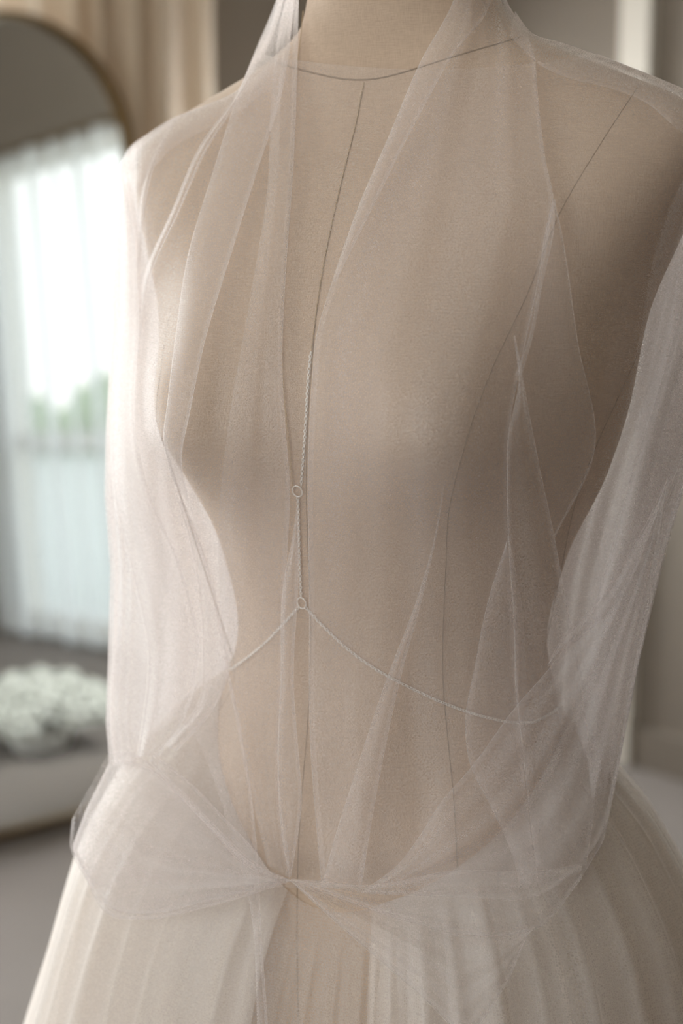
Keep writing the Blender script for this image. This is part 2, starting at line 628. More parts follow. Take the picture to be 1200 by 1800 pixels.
cp.build('neck_cap', M_WOOD, form, True)

# seams: thread ridges sunk half into the linen
SEAMS = [[(640, 144), (636, 165), (625, 221), (610, 281), (591, 360), (572, 450), (557, 544), (548, 640), (541, 750), (538, 850), (541, 960), (545, 1060), (545, 1180), (540, 1280), (530, 1400), (524, 1500), (522, 1640), (524, 1800)],
         [(1128, 141), (1060, 245), (985, 372), (925, 520), (860, 660), (815, 790), (790, 890), (783, 1010), (779, 1200), (790, 1330), (797, 1400), (805, 1560)],
         [(1190, 440), (1140, 580), (1090, 690), (1045, 790), (1012, 880), (985, 1005), (962, 1120), (952, 1170)],
         [(300, 540), (284, 640), (276, 740), (300, 830), (345, 910), (378, 1010), (400, 1110), (412, 1190), (360, 1290), (330, 1360)]]
for k, s in enumerate(SEAMS):
    P = on_form(s, 150, 0.0)
    if len(P) > 8:
        MB().tube(P, 0.00030, 5).build('seam', M_SEAM, form, True)
# neckline seam: a closed ring, low in front and high behind
ringP = []
for a in np.linspace(0, 2 * math.pi, 97)[:-1]:
    dx, dy = math.cos(a), math.sin(a)
    zz = 1.548 + 0.030 * dy + 0.0 * dx
    c = form_w((0, 0.015, zz))
    far = form_w((0.4 * dx, 0.015 + 0.4 * dy, zz))
    h = bvh_form.ray_cast(Vector(far), Vector(c - far))
    if h[0]:
        ringP.append(np.array(h[0]))
MB().tube(np.array(ringP), 0.00055, 5, closed=True).build('neck_seam', M_SEAM, form, True)

# ------------------------------------------------------------------ tulle skirt
SK_G = np.array([(0, 0.003), (0.02, 0.024), (0.055, 0.048), (0.095, 0.064), (0.145, 0.078), (0.225, 0.098), (0.5, 0.19), (0.82, 0.30), (1.12, 0.37)])
FRONT_A = math.radians(-84)


def body_r(A, Z):
    ka, kf, kb, ky, kp = interp_keys(np.clip(Z, 0.86, 1.64))
    c, q = np.cos(A), np.sin(A)
    B = np.where(q < 0, kf, kb)
    return 1.0 / np.sqrt((c / ka) ** 2 + (q / B) ** 2)


def skirt_layer(scale, folds, amp, sharp, gap=0.0, zlow=0.012):
    """one gathered layer; gap leaves the layer open at the front by that angle"""
    nz, na = 110, 520
    wrap = gap == 0
    an = np.linspace(0, 2 * math.pi, na, endpoint=False) if wrap else np.linspace(FRONT_A + gap / 2, FRONT_A - gap / 2 + 2 * math.pi, na)
    fr = np.clip(np.cos(an - FRONT_A), 0, 1)
    ztop = 1.118 - 0.125 * fr ** 1.6 - 0.02 * np.clip(np.cos(an - math.radians(25)), 0, 1)
    f = np.concatenate((np.linspace(0, 1, 75) ** 1.3 * 0.30, np.linspace(0.305, 1, nz - 75)))
    Zg = ztop[None, :] + (zlow - ztop)[None, :] * f[:, None]
    Ag = an[None, :] + 0 * Zg
    drop = ztop[None, :] - Zg
    g = np.interp(drop, SK_G[:, 0], SK_G[:, 1])
    for _ in range(4):
        g[1:-1] = (g[:-2] + 2 * g[1:-1] + g[2:]) / 4
    rt = np.clip(np.cos(an - math.radians(25)), 0, 1)
    g = g * (1 - 0.30 * rt[None, :])
    g = g * (1 - 0.45 * fr[None, :] ** 2 * np.clip(1.2 - drop, 0, 1))
    wav = np.zeros_like(Zg)
    d1 = np.clip(drop / 0.25, 0, 1)
    for m, w in folds:
        p0 = rng.uniform(0, 6.28)
        bend = rng.uniform(-0.4, 0.4) * d1 + 0.5 * np.sin(3 * Ag + p0)
        q = np.sin(m * Ag + p0 + bend)
        wav += w * (np.sign(q) * np.abs(q) ** sharp if sharp < 1 else 1.6 * (1 - np.abs(q)) ** sharp - 0.6)
    wav *= amp * (0.25 + 0.75 * d1 ** 0.7) * (1 + 1.2 * np.clip((0.86 - Zg) / 0.8, 0, 1)) * np.clip(drop / 0.02, 0.1, 1)
    if sharp > 1:
        wav *= 0.35 + 0.65 * np.clip(np.cos(Ag - math.radians(-10)), 0, 1)
    R = body_r(Ag, Zg) + g * scale + wav * np.minimum(1, g / 0.02)
    P = form_w(np.stack((R * np.cos(Ag), R * np.sin(Ag), Zg), -1)).reshape(-1, 3)
    uv = np.stack((Ag * 0.22, Zg), -1).reshape(-1, 2)
    return P, grid_faces(nz, na, wrap), uv


skirt = empty('tulle_skirt', (FORM[0], FORM[1], 0.0), 'full ivory tulle skirt gathered at the hips below the veil', 'skirt')
hull = None
for nm, sc, fo, am, sh, gp in (('inner_layer', 0.66, ((23, 0.6), (41, 0.35)), 0.006, 0.8, 0.80),
                               ('middle_layer', 0.80, ((29, 0.6), (47, 0.35)), 0.006, 0.7, 0.70),
                               ('middle_layer', 0.90, ((31, 0.6), (53, 0.35)), 0.006, 0.7, 0.55),
                               ('outer_layer', 1.03, ((11, 0.55), (23, 0.55)), 0.0085, 1.9, 0.0)):
    P, F, uv = skirt_layer(sc, fo, am, sh, gp)
    link(nm, mesh_from(nm, local(skirt, P), F, True, uv), M_SKIRT if nm == 'outer_layer' else M_UNDER, skirt)
    hull = (P, F)
bvh_hull = BVHTree.FromPolygons([tuple(v) for v in hull[0]], hull[1])

# ------------------------------------------------------------------ veil: resting depth of the cloth over form and skirt
GX0, GX1, GY0, GY1, GS = -100, 1420, -120, 1920, 10
gx = np.arange(GX0, GX1 + 1, GS)
gy = np.arange(GY0, GY1 + 1, GS)
OUT_L = np.array([(-120, 520), (0, 486), (90, 450), (150, 424), (170, 405), (210, 302), (250, 245), (285, 212), (320, 209), (400, 204), (560, 197), (760, 186), (870, 184),
                  (1000, 194), (1150, 190), (1270, 186), (1340, 192), (1425, 150), (1490, 126), (1541, 150), (1600, 185), (1920, 185)])
OUT_R = np.array([(-120, 860), (0, 905), (40, 930), (60, 950), (95, 1050), (130, 1140), (155, 1200), (250, 1320), (400, 1335), (600, 1290), (860, 1202), (960, 1170),
                  (1170, 1120), (1390, 1080), (1480, 1060), (1545, 1020), (1640, 960), (1920, 900)])
xL = np.interp(gy, OUT_L[:, 0], OUT_L[:, 1])
xR = np.interp(gy, OUT_R[:, 0], OUT_R[:, 1])
dL = np.interp(gy, (0, 280, 1300, 1500), (1.07, 1.13, 1.10, 1.06))
dR = np.interp(gy, (0, 160, 1300, 1600), (1.03, 0.96, 0.98, 0.94))
obst = np.full((len(gy), len(gx)), 9.0)
for i, y in enumerate(gy):
    for j, x in enumerate(gx):
        for bv in (bvh_form, bvh_hull):
            p, _ = cast(x, y, bv)
            if p is not None:
                dd = float((np.array(p) - CAM) @ FW)
                if dd < obst[i, j]:
                    obst[i, j] = dd
GXX = gx[None, :] + 0 * gy[:, None]
pad = np.pad(obst, 1, mode='edge')
obst = np.minimum.reduce([pad[i:i + obst.shape[0], j:j + obst.shape[1]] for i in range(3) for j in range(3)])
fixed = (GXX <= xL[:, None]) | (GXX >= xR[:, None])
DEP = np.where(GXX <= xL[:, None], dL[:, None], dR[:, None])
mid = dL[:, None] + (dR - dL)[:, None] * np.clip((GXX - xL[:, None]) / (xR - xL)[:, None], 0, 1)
DEP = np.where(fixed, DEP, np.minimum(mid, obst - 0.004))
for it in range(2600):
    Pd = np.pad(DEP, 1, mode='edge')
    av = (Pd[:-2, 1:-1] + Pd[2:, 1:-1] + 1.0 * Pd[1:-1, :-2] + 1.0 * Pd[1:-1, 2:]) / 4
    DEP = np.where(fixed, DEP, np.minimum(av, obst - 0.004))
DEP = np.minimum(DEP, obst - 0.004)
for it in range(6):
    Pd = np.pad(DEP, 1, mode='edge')
    av = (Pd[:-2, 1:-1] + Pd[2:, 1:-1] + Pd[1:-1, :-2] + Pd[1:-1, 2:]) / 4
    DEP = np.minimum(0.5 * DEP + 0.5 * av, obst - 0.003)


def depth(px, py):
    fx = np.clip((np.asarray(px, float) - GX0) / GS, 0, len(gx) - 1.001)
    fy = np.clip((np.asarray(py, float) - GY0) / GS, 0, len(gy) - 1.001)
    i, j = fy.astype(int), fx.astype(int)
    a, b = fx - j, fy - i
    return ((DEP[i, j] * (1 - a) + DEP[i, j + 1] * a) * (1 - b) + (DEP[i + 1, j] * (1 - a) + DEP[i + 1, j + 1] * a) * b)


veil = empty('bridal_veil', (FORM[0], FORM[1], 0.95),
             'sheer white tulle veil draped over the dress form and bunched at the hips', 'veil')


def emit(name, PX, PY, D, mat=None):
    P = unproj(PX, PY, D)
    nr, nc = PX.shape
    seg = np.linalg.norm(np.diff(P, axis=1), axis=2)
    uu = np.concatenate((np.zeros((nr, 1)), np.cumsum(seg, 1)), 1)
    uu = uu - uu[:, nc // 2:nc // 2 + 1]
    seg2 = np.linalg.norm(np.diff(P, axis=0), axis=2).mean(1)
    vv = np.concatenate(([0], np.cumsum(seg2)))[:, None] + 0 * uu
    rot = rng.uniform(0, 1.5)
    uv = np.stack((uu * math.cos(rot) - vv * math.sin(rot), uu * math.sin(rot) + vv * math.cos(rot)), -1).reshape(-1, 2)
    return link(name, mesh_from(name, local(veil, P.reshape(-1, 3)), grid_faces(nr, nc), True, uv), mat or M_VEIL, veil)


def depth_back(px, py):
    l, r_ = outl(py)
    q = np.clip((px - l) / (r_ - l), 0, 1)
    dl_, dr_ = np.interp(py, gy, dL), np.interp(py, gy, dR)
    bul = np.interp(py, (96, 200, 300, 1300, 1560), (0.085, 0.10, 0.135, 0.15, 0.20))
    return dl_ + (dr_ - dl_) * q + 0.8 * bul * np.sqrt(np.clip(1 - (2 * q - 1) ** 2, 0, 1))


def outl(y):
    return np.interp(y, OUT_L[:, 0], OUT_L[:, 1]), np.interp(y, OUT_R[:, 0], OUT_R[:, 1])


def pleat(name, L, R, off=0.006, hemL=10, hemR=10, bulge=0.002, rip=(), r=0.0013, nr=90, ncol=40, wob=0.0015, mat=None, dep=None):
    """a folded run of tulle between two fold edges; each edge turns over and runs back under itself"""
    Lc, Rc = spline(L, nr), spline(R, nr)
    v = np.linspace(0, 1, nr)
    w = np.linalg.norm(Rc - Lc, axis=1)
    e = (Rc - Lc) / (w[:, None] + 1e-6)
    rp = r * FPX / 0.95
    sc = np.clip(w / (5 * rp), 0.02, 1)
    cols = []           # (pixels from the left edge, local depth)
    zero = np.zeros(nr)
    hemL, hemR = hemL * 0.4, hemR * 0.4
    sw = w
    if hemL > 0:
        hl = np.minimum(hemL, 0.45 * w)
        for q in (1.0, 0.6, 0.3):
            cols.append((rp * sc + hl * q, 2 * r * sc + 0.0006))
        for f in np.linspace(math.pi, 0, 7):
            cols.append((rp * sc * (1 - math.sin(f)), r * sc * (1 - math.cos(f))))
    x0 = rp * sc if hemL > 0 else zero
    x1 = sw - rp * sc if hemR > 0 else sw
    for q in np.linspace(0, 1, ncol)[(1 if hemL > 0 else 0):(-1 if hemR > 0 else None)]:
        d = -bulge * sc * 4 * q * (1 - q)
        env = min(1, 6 * q * (1 - q) + 0.0)
        for fr, am, p0, tw in rip:
            d = d + am * sc * env * np.sin(2 * math.pi * fr * q + p0 + tw * v) * np.minimum(1, w / 220)
        cols.append((x0 + (x1 - x0) * q, d + zero))
    if hemR > 0:
        hr = np.minimum(hemR, 0.45 * w)
        for f in np.linspace(0, math.pi, 7):
            cols.append((sw - rp * sc * (1 - math.sin(f)), r * sc * (1 - math.cos(f))))
        for q in (0.3, 0.6, 1.0):
            cols.append((sw - rp * sc - hr * q, 2 * r * sc + 0.0006))
    PX = np.stack([Lc[:, 0] + e[:, 0] * c[0] for c in cols], 1)
    PY = np.stack([Lc[:, 1] + e[:, 1] * c[0] for c in cols], 1)
    LD = np.stack([c[1] + zero for c in cols], 1)
    wobble = wob * np.sin(5.0 * v + rng.uniform(0, 6))[:, None]
    D = (dep or depth)(PX, PY) - off + LD + wobble
    return emit(name, PX, PY, D, mat)


def sheet(name, rows, nr, nc, off, ripple=None, back=False, mat=None):
    """loft through rows of pixel points"""
    R = np.stack([spline(r, nc) for r in rows])            # rows x nc x 2
    cols = np.stack([spline(R[:, j], nr) for j in range(nc)], 1)
    PX, PY = cols[..., 0], cols[..., 1]
    s = np.linspace(0, 1, nc)[None, :] + 0 * PX
    v = np.linspace(0, 1, nr)[:, None] + 0 * PX
    D = depth(PX, PY) - off
    if ripple is not None:
        D = D + ripple(s, v)
    return emit(name, PX, PY, D, mat)


# main body of the veil: front from outline to outline, then round the back
ys = np.concatenate((np.linspace(96, 300, 40), np.linspace(306, 1560, 150)))
nF, nB = 150, 90
PX, PY, D = [], [], []
for y in ys:
    l, r_ = outl(y)
    v = (y - 96) / 1464.0
    s = np.linspace(0, 1, nF)
    s = 0.5 - 0.5 * np.cos(math.pi * s) * (0.6 + 0.4 * np.abs(np.cos(math.pi * s)))
    px = l + (r_ - l) * s
    sag = 26 * np.sin(math.pi * s) * max(0, 1 - v * 6)
    side = np.exp(-(s / 0.16) ** 2) + np.exp(-((1 - s) / 0.16) ** 2)
    d = depth(px, y + sag) - 0.002
    d = d - 0.0016 * np.sin(2 * math.pi * (5.5 * s + 0.35 * v)) * min(1, v * 6) - 0.0006 * np.sin(2 * math.pi * (11 * s - 0.6 * v) + 1.2) * min(1, v * 5)
    d = d - side * (0.011 * np.sin(2 * math.pi * (7 * s + 0.9 * v)) + 0.005 * np.sin(2 * math.pi * (13 * s - 1.4 * v))) * np.clip((y - 320) / 300, 0, 1) * np.sin(math.pi * np.clip(s, 0, 1)) ** 0.35
    sb = np.linspace(1, 0, nB + 2)[1:-1]
    pxb = l + (r_ - l) * sb
    dl_, dr_ = np.interp(y, gy, dL), np.interp(y, gy, dR)
    base = dl_ + (dr_ - dl_) * sb
    bul = np.interp(y, (96, 200, 300, 1300, 1560), (0.085, 0.10, 0.135, 0.15, 0.20))
    arch = np.sqrt(np.clip(1 - (2 * sb - 1) ** 2, 0, 1))
    db = base + bul * arch + (0.010 * np.sin(2 * math.pi * (11 * sb + 0.4 * v)) + 0.006 * np.sin(2 * math.pi * (19 * sb - 0.8 * v))) * arch
    PX.append(np.concatenate((px, pxb, px[:1])))
    PY.append(np.concatenate((y + sag, y + 0 * pxb, (y + sag)[:1])))
    D.append(np.concatenate((d, db, d[:1])))
emit('drape', np.array(PX), np.array(PY), np.array(D))

R1 = ((1.6, 0.0022, 0.3, 1.5), (3.7, 0.0007, 1.0, -1.0))
# left of the neck: hanging layers running down over the far shoulder
pleat('front_panel', [(520, -60), (492, 40), (478, 150), (470, 330), (440, 520), (405, 720), (385, 900), (390, 1100), (420, 1300), (470, 1520)],
      [(527, -60), (525, 0), (522, 130), (515, 300), (502, 480), (496, 640), (502, 760), (509, 850), (503, 1000), (496, 1200), (490, 1350), (500, 1480), (509, 1543)],
      0.007, 0, 12, 0.003, R1)
pleat('pleat', [(500, -60), (485, 0), (450, 86), (424, 150), (375, 300), (330, 450), (307, 600), (292, 724), (287, 762), (300, 840)],
      [(525, -60), (518, 0), (498, 150), (446, 319), (405, 450), (360, 600), (334, 724), (319, 810), (334, 890)], 0.011, 14, 10, 0.002)
pleat('pleat', [(505, -60), (470, 60), (412, 170), (348, 262), (303, 367), (249, 495), (236, 560)],
      [(512, -60), (480, 60), (424, 170), (364, 262), (317, 367), (262, 495), (248, 600)], 0.009, 5, 5, 0.004)
pleat('pleat', [(300, 214), (262, 290), (236, 430), (230, 540), (232, 640)], [(312, 210), (272, 290), (248, 430), (242, 540), (240, 640)], 0.006, 4, 4, 0.003)
# right of the neck: front panel with its turned-back edge
pleat('front_panel', [(815, -60), (797, 0), (737, 112), (689, 225), (625, 375), (580, 506), (554, 600), (549, 660), (543, 760), (541, 850), (543, 1050), (545, 1300), (565, 1560)],
      [(870, -60), (890, 0), (935, 80), (945, 170), (960, 290), (972, 350), (966, 385), (940, 520), (914, 645), (893, 770), (891, 845), (894, 956), (904, 1125), (925, 1400), (945, 1550)],
      0.008, 14, 10, 0.003, ((2.0, 0.0032, 0.6, 1.8), (4.6, 0.0009, 1.0, -1.5)), ncol=70)
pleat('pleat', [(815, -60), (797, 0), (737, 112), (689, 225), (625, 375), (585, 495)], [(880, -60), (850, 30), (797, 94), (749, 180), (715, 244), (655, 365), (590, 495)],
      0.010, 0, 8, 0.002)
# shoulder piece over the near shoulder, crossing into a twist
pleat('pleat', [(972, 350), (963, 385), (940, 520), (922, 600), (914, 650)], [(974, 350), (985, 400), (1015, 600), (1045, 790), (975, 945)], 0.010, 8, 7, 0.002)
pleat('pleat', [(974, 350), (966, 385), (944, 520), (927, 600), (906, 660)], [(976, 350), (975, 385), (953, 500), (936, 590), (916, 660)], 0.013, 3, 3, 0.001)
pleat('pleat', [(902, 590), (908, 630), (911, 652), (893, 770), (891, 845), (894, 956), (904, 1125), (905, 1200), (915, 1294), (930, 1425), (945, 1550)],
      [(905, 590), (913, 630), (917, 655), (945, 806), (975, 949), (990, 1031), (1005, 1106), (1020, 1200), (1035, 1300), (1045, 1400), (1030, 1520)],
      0.016, 9, 9, 0.003, ((1.0, 0.003, 0.4, 1.0),))
pleat('pleat', [(889, 956), (859, 1050), (832, 1181), (818, 1260), (825, 1340), (862, 1417), (892, 1481), (915, 1556)],
      [(893, 940), (915, 1050), (925, 1181), (930, 1260), (935, 1340), (940, 1417), (950, 1481), (955, 1556)], 0.012, 12, 0, 0.003)
# near side: layers hanging from the near shoulder
pleat('side_panel', [(1230, 250), (1200, 311), (1152, 440), (1122, 600), (1088, 760), (1052, 880), (1020, 990), (1000, 1100), (1005, 1230), (1045, 1400)],
      [(1330, 250), (1330, 311), (1325, 440), (1288, 600), (1232, 760), (1196, 880), (1165, 990), (1138, 1100), (1108, 1230), (1080, 1390)],
      0.006, 0, 8, 0.006, ((1.1, 0.009, 0.2, 2.5), (2.3, 0.004, 0.8, -3.0)), ncol=70)
for k, (dx, o) in enumerate(((0, 0.0), (14, 0.025), (30, 0.05))):
    pleat('back_panel', [(216 + dx, 300), (208 + dx, 400), (202 + dx, 560), (192 + dx, 760), (190 + dx, 870), (200 + dx, 1000), (196 + dx, 1150), (192 + dx, 1270), (200 + dx, 1345)],
          [(420, 300), (430, 400), (440, 560), (450, 760), (470, 870), (520, 1000), (540, 1150), (500, 1270), (460, 1345)],
          o - 0.01, 8, 0, 0.006, ((1.2 + 0.5 * k, 0.012, 0.3 + k, 3.5 - 2 * k), (2.6 + k, 0.006, 0.8 * k, -5.0 + 3 * k)), ncol=70, dep=depth_back, mat=M_VEIL_BACK)
    pleat('back_panel', [(960, 300), (950, 500), (930, 700), (880, 900), (850, 1100), (870, 1300), (900, 1480)],
          [(1325 - dx, 300), (1310 - dx, 500), (1255 - dx, 700), (1186 - dx, 900), (1136 - dx, 1100), (1096 - dx, 1300), (1056 - dx, 1480)],
          o - 0.01, 0, 8, 0.006, ((1.1 + 0.5 * k, 0.012, 0.6 + k, -3.0 + 2 * k), (2.4 + k, 0.005, 0.8 * k, 5.0 - 3 * k)), ncol=70, dep=depth_back, mat=M_VEIL_BACK)
pleat('shoulder_panel', [(905, 20), (935, 58), (985, 74), (1060, 100), (1130, 128), (1200, 155), (1310, 215)], [(895, 62), (945, 112), (1000, 138), (1060, 152), (1130, 178), (1200, 235), (1300, 300)], 0.006, 8, 0, 0.004)
pleat('shoulder_panel', [(490, 95), (424, 155), (352, 188), (300, 209), (262, 233), (226, 261), (210, 295)], [(480, 150), (424, 195), (362, 228), (316, 252), (284, 280), (256, 315), (236, 350)], 0.005, 6, 0, 0.004)
pleat('side_panel', [(214, 320), (208, 420), (205, 560), (196, 760), (200, 870), (230, 1000), (260, 1150), (250, 1270), (240, 1330)],
      [(218, 320), (236, 420), (245, 560), (240, 760), (265, 870), (320, 1000), (350, 1150), (320, 1270), (280, 1330)],
      0.020, 6, 8, 0.008, ((1.2, 0.008, 0.9, 3.5),), ncol=50)
pleat('pleat', [(1260, 330), (1200, 530), (1155, 690), (1110, 830), (1075, 960), (1045, 1060)], [(1290, 330), (1235, 530), (1180, 700), (1140, 850), (1100, 980), (1060, 1090)], 0.012, 10, 10, 0.004)
pleat('pleat', [(1212, 770), (1160, 880), (1106, 967), (1065, 1042), (985, 1125), (962, 1168)], [(1214, 775), (1172, 890), (1132, 978), (1084, 1062), (1006, 1134), (963, 1172)], 0.016, 8, 8, 0.004)
# lower front: narrow pleats running down to the two gathers
pleat('pleat', [(780, 850), (762, 950), (735, 1045), (677, 1200), (625, 1357), (587, 1477), (565, 1560)],
      [(781, 850), (765, 952), (742, 1050), (702, 1200), (670, 1350), (644, 1500), (634, 1567)], 0.013, 10, 10, 0.002)
pleat('pleat', [(521, 892), (513, 950), (500, 1012), (493, 1200), (488, 1350), (497, 1480), (508, 1542)],
      [(523, 892), (524, 950), (524, 1012), (516, 1200), (525, 1330), (530, 1395), (512, 1540)], 0.012, 7, 7, 0.002)
pleat('pleat', [(300, 1250), (345, 1300), (375, 1370), (400, 1450), (440, 1600), (452, 1800)], [(395, 1150), (409, 1210), (437, 1361), (452, 1500), (460, 1650), (472, 1830)],
      0.010, 0, 10, 0.003)
pleat('pleat', [(312, 880), (335, 960), (350, 1050), (355, 1150), (350, 1230), (290, 1310)], [(322, 880), (362, 980), (388, 1090), (400, 1190), (376, 1245), (310, 1320)],
      0.006, 6, 8, 0.005)
# gathers at the hips
pleat('swag', [(634, 1568), (700, 1519), (737, 1470), (775, 1410), (827, 1350), (904, 1245), (962, 1178), (1050, 1060), (1130, 930), (1172, 840)],
      [(636, 1570), (760, 1576), (850, 1580), (930, 1580), (1010, 1530), (1055, 1470), (1080, 1380), (1118, 1170), (1150, 1020), (1174, 845)],
      0.018, 14, 10, 0.008, ((2.0, 0.004, 0.4, 1.0), (4.0, 0.003, 0.4, 2.0)), ncol=60)
pleat('swag', [(512, 1545), (560, 1548), (634, 1556), (800, 1530), (950, 1530), (1022, 1518)],
      [(510, 1548), (560, 1566), (617, 1586), (719, 1620), (850, 1646), (945, 1632), (1022, 1545)], 0.026, 8, 10, 0.010, ((2.0, 0.002, 0, 0),))
pleat('swag', [(510, 1547), (617, 1584), (719, 1618), (850, 1646), (940, 1630)],
      [(508, 1547), (569, 1603), (662, 1685), (786, 1798), (820, 1840), (846, 1800), (892, 1725), (926, 1646)], 0.022, 6, 10, 0.010, ((1.5, 0.003, 0.2, 3.0), (3.4, 0.002, 0.2, -5.0)), ncol=60)
pleat('swag', [(192, 1322), (230, 1322), (272, 1348), (337, 1408), (386, 1460), (450, 1518), (510, 1547)],
      [(126, 1440), (124, 1490), (150, 1545), (190, 1608), (260, 1616), (350, 1598), (450, 1570), (511, 1549)], 0.016, 10, 10, 0.012, ((1.6, 0.004, 0.5, 2.0), (3.6, 0.002, 0.2, 3.0)), ncol=60)
pleat('swag', [(215, 1335), (262, 1350), (325, 1405), (376, 1455), (440, 1515), (505, 1545)],
      [(134, 1470), (131, 1492), (154, 1538), (192, 1596), (260, 1606), (350, 1588), (448, 1564), (506, 1548)], 0.021, 8, 8, 0.010, ((1.2, 0.005, 0.9, -2.0), (2.6, 0.003, 0.7, 4.0)), ncol=60)
pleat('pleat', [(270, 1325), (326, 1368), (390, 1432), (450, 1498), (476, 1533), (510, 1546)], [(262, 1338), (310, 1392), (370, 1458), (430, 1520), (470, 1542), (508, 1550)],
      0.024, 7, 7, 0.002)

# ------------------------------------------------------------------ body chain
chain = empty('body_chain', tuple(unproj(524.0, 862.0, 0.93)), 'fine silver body chain with two small rings on the dress form', 'jewellery')


def ring_mesh(mb, c, nrm, up, R1, R2, r, n=10, k=5):
    nrm = nrm / np.linalg.norm(nrm)
    a = up - nrm * (up @ nrm)
    a /= np.linalg.norm(a)
    b = np.cross(nrm, a)
    P = [c + a * R1 * math.cos(w) + b * R2 * math.sin(w) for w in np.linspace(0, 2 * math.pi, n + 1)[:-1]]
    mb.tube(P, r, k, closed=True)


def links(name, P, mat, pitch=0.0019, r=0.00030, wid=0.00075):
    """real oval links, every second one turned on edge"""
    seg = np.linalg.norm(np.diff(P, axis=0), axis=1)
    t = np.concatenate(([0], np.cumsum(seg)))
    n = max(2, int(t[-1] / pitch))
    mb = MB()
    q = (np.arange(n) + 0.5) * t[-1] / n
    C3 = np.stack([np.interp(q, t, P[:, k]) for k in range(3)], 1)
    T = np.gradient(C3, axis=0)
    for i in range(n):
        tg = T[i] / np.linalg.norm(T[i])
        view = CAM - C3[i]
        view = C3[i] * np.array((1, 1, 0)) - np.array((FORM[0], FORM[1], 0))
        sidev = np.cross(tg, view)
        sidev /= np.linalg.norm(sidev)
        nv = np.cross(sidev, tg)
        w = (0.6 if i % 2 else -0.7)
        nrm = nv * math.cos(w) + sidev * math.sin(w)
        ring_mesh(mb, C3[i], nrm, tg, 0.0013, wid, r, 8, 4)
    o = mb.build(name, mat, chain, True)
    o['kind'] = 'stuff'
    return o


LIFT = 0.0013


def around(z0, z1, a0, a1, n=60):
    """path on the back of the form between two bearings"""
    out = []
    for k in range(n):
        f = k / (n - 1)
        a = a0 + (a1 - a0) * f
        z = z0 + (z1 - z0) * f
        c = np.array((FORM[0], FORM[1] , z))
        far = c + 0.5 * np.array((math.cos(a), math.sin(a), 0))
        h = bvh_form.ray_cast(Vector(far), Vector(c - far))
        if h[0]:
            out.append(np.array(h[0]) + np.array(h[1]) * LIFT)
    return np.array(out)


def bearing(p):
    return math.atan2(p[1] - FORM[1], p[0] - FORM[0])


c1 = on_form([(524, 862)], 1, LIFT)[0]
c2 = on_form([(532, 1059)], 1, LIFT)[0]
for c in (c1, c2):
    mb = MB()
    h = bvh_form.find_nearest(Vector(c))
    ring_mesh(mb, c, np.array(h[1]), UP, 0.0037, 0.0034, 0.00042, 32, 8)
    mb.build('ring', M_SILVER, chain, True)
strandL = on_form([(516, 857), (508, 770), (499, 680), (496, 620), (498, 520), (508, 380), (516, 240), (524, 120), (532, 60), (536, 20)], 160, LIFT)
strandR = on_form([(530, 853), (537, 760), (545, 640), (551, 590), (557, 544), (572, 450), (591, 360), (610, 281), (625, 221), (636, 165), (640, 146)], 160, LIFT * 0.55)
links('neck_strand', strandL, M_GOLD, r=0.00013, wid=0.00042)
k = int(len(strandR) * 0.33)
links('neck_strand', strandR[:k + 1], M_SILVER)
links('neck_strand', strandR[k:], M_GOLD, r=0.00013, wid=0.00042)
links('centre_strand', on_form([(525, 872), (527, 940), (529, 1000), (531, 1049)], 60, LIFT), M_SILVER)
wl = on_form([(526, 1067), (500, 1096), (470, 1128), (435, 1158), (408, 1178)], 90, LIFT)
wr = on_form([(538, 1066), (570, 1100), (610, 1138), (660, 1175), (720, 1208), (790, 1240), (850, 1260), (900, 1270), (935, 1270)], 140, LIFT)
b0, b1 = bearing(wr[-1]), bearing(wl[-1])
bk = around(wr[-1][2], wl[-1][2], b0, b1 if b1 > b0 else b1 + 2 * math.pi)
links('waist_strand', np.concatenate((wr, bk[2:-2], wl[::-1])), M_SILVER)

# ------------------------------------------------------------------ arched floor mirror
MW, MH = 0.317, 1.985         # half width, height along the glass
LEAN = math.radians(2.6)
MUP = UP * math.cos(LEAN) - N * math.sin(LEAN)
MN = N * math.cos(LEAN) + UP * math.sin(LEAN)
MB0 = W(-0.03, 0.262, 0.018)
mirror = empty('floor_mirror', tuple(MB0), 'tall arched floor mirror with thin aged brass frame reflecting the bright window', 'mirror')


def arch(hw, ht, n=40):
    pts = [(-hw, 0.0), (hw, 0.0)]
    pts += [(hw * math.cos(a), ht - hw + hw * math.sin(a)) for a in np.linspace(0, math.pi, n)]
    return pts


fo, fi = arch(MW, MH), [(x, y) for x, y in arch(MW - 0.016, MH - 0.032)]
fi = [(x, y + 0.016) for x, y in fi]
to3 = lambda x, y, d: MB0 + U * x + MUP * y + MN * d
fm = MB()
n = len(fo)
V = [to3(x, y, 0.02) for x, y in fo] + [to3(x, y, 0.02) for x, y in fi] + [to3(x, y, -0.015) for x, y in fo] + [to3(x, y, -0.015) for x, y in fi]
F = []
for i in range(n):
    j = (i + 1) % n
    F += [(i, j, n + j, n + i), (2 * n + i, i, n * 0 + j, 2 * n + j)[::-1], (n + i, n + j, 3 * n + j, 3 * n + i), (2 * n + i, 2 * n + j, 3 * n + j, 3 * n + i)]
fm.add(V, F)
fm.build('frame', M_BRASS, mirror)
gm = MB()
gm.add([to3(x, y, 0.004) for x, y in fi] + [to3(x, y, -0.002) for x, y in fi],
       [tuple(range(n)), tuple(range(2 * n - 1, n - 1, -1))] + [(i, n + i, n + (i + 1) % n, (i + 1) % n) for i in range(n)])
gm.build('mirror_glass', M_GLASS, mirror)
bm_ = MB()
bm_.add([to3(x, y, -0.004) for x, y in fi] + [to3(x, y, -0.012) for x, y in fi],
        [tuple(range(n)), tuple(range(2 * n - 1, n - 1, -1))] + [(i, n + i, n + (i + 1) % n, (i + 1) % n) for i in range(n)])
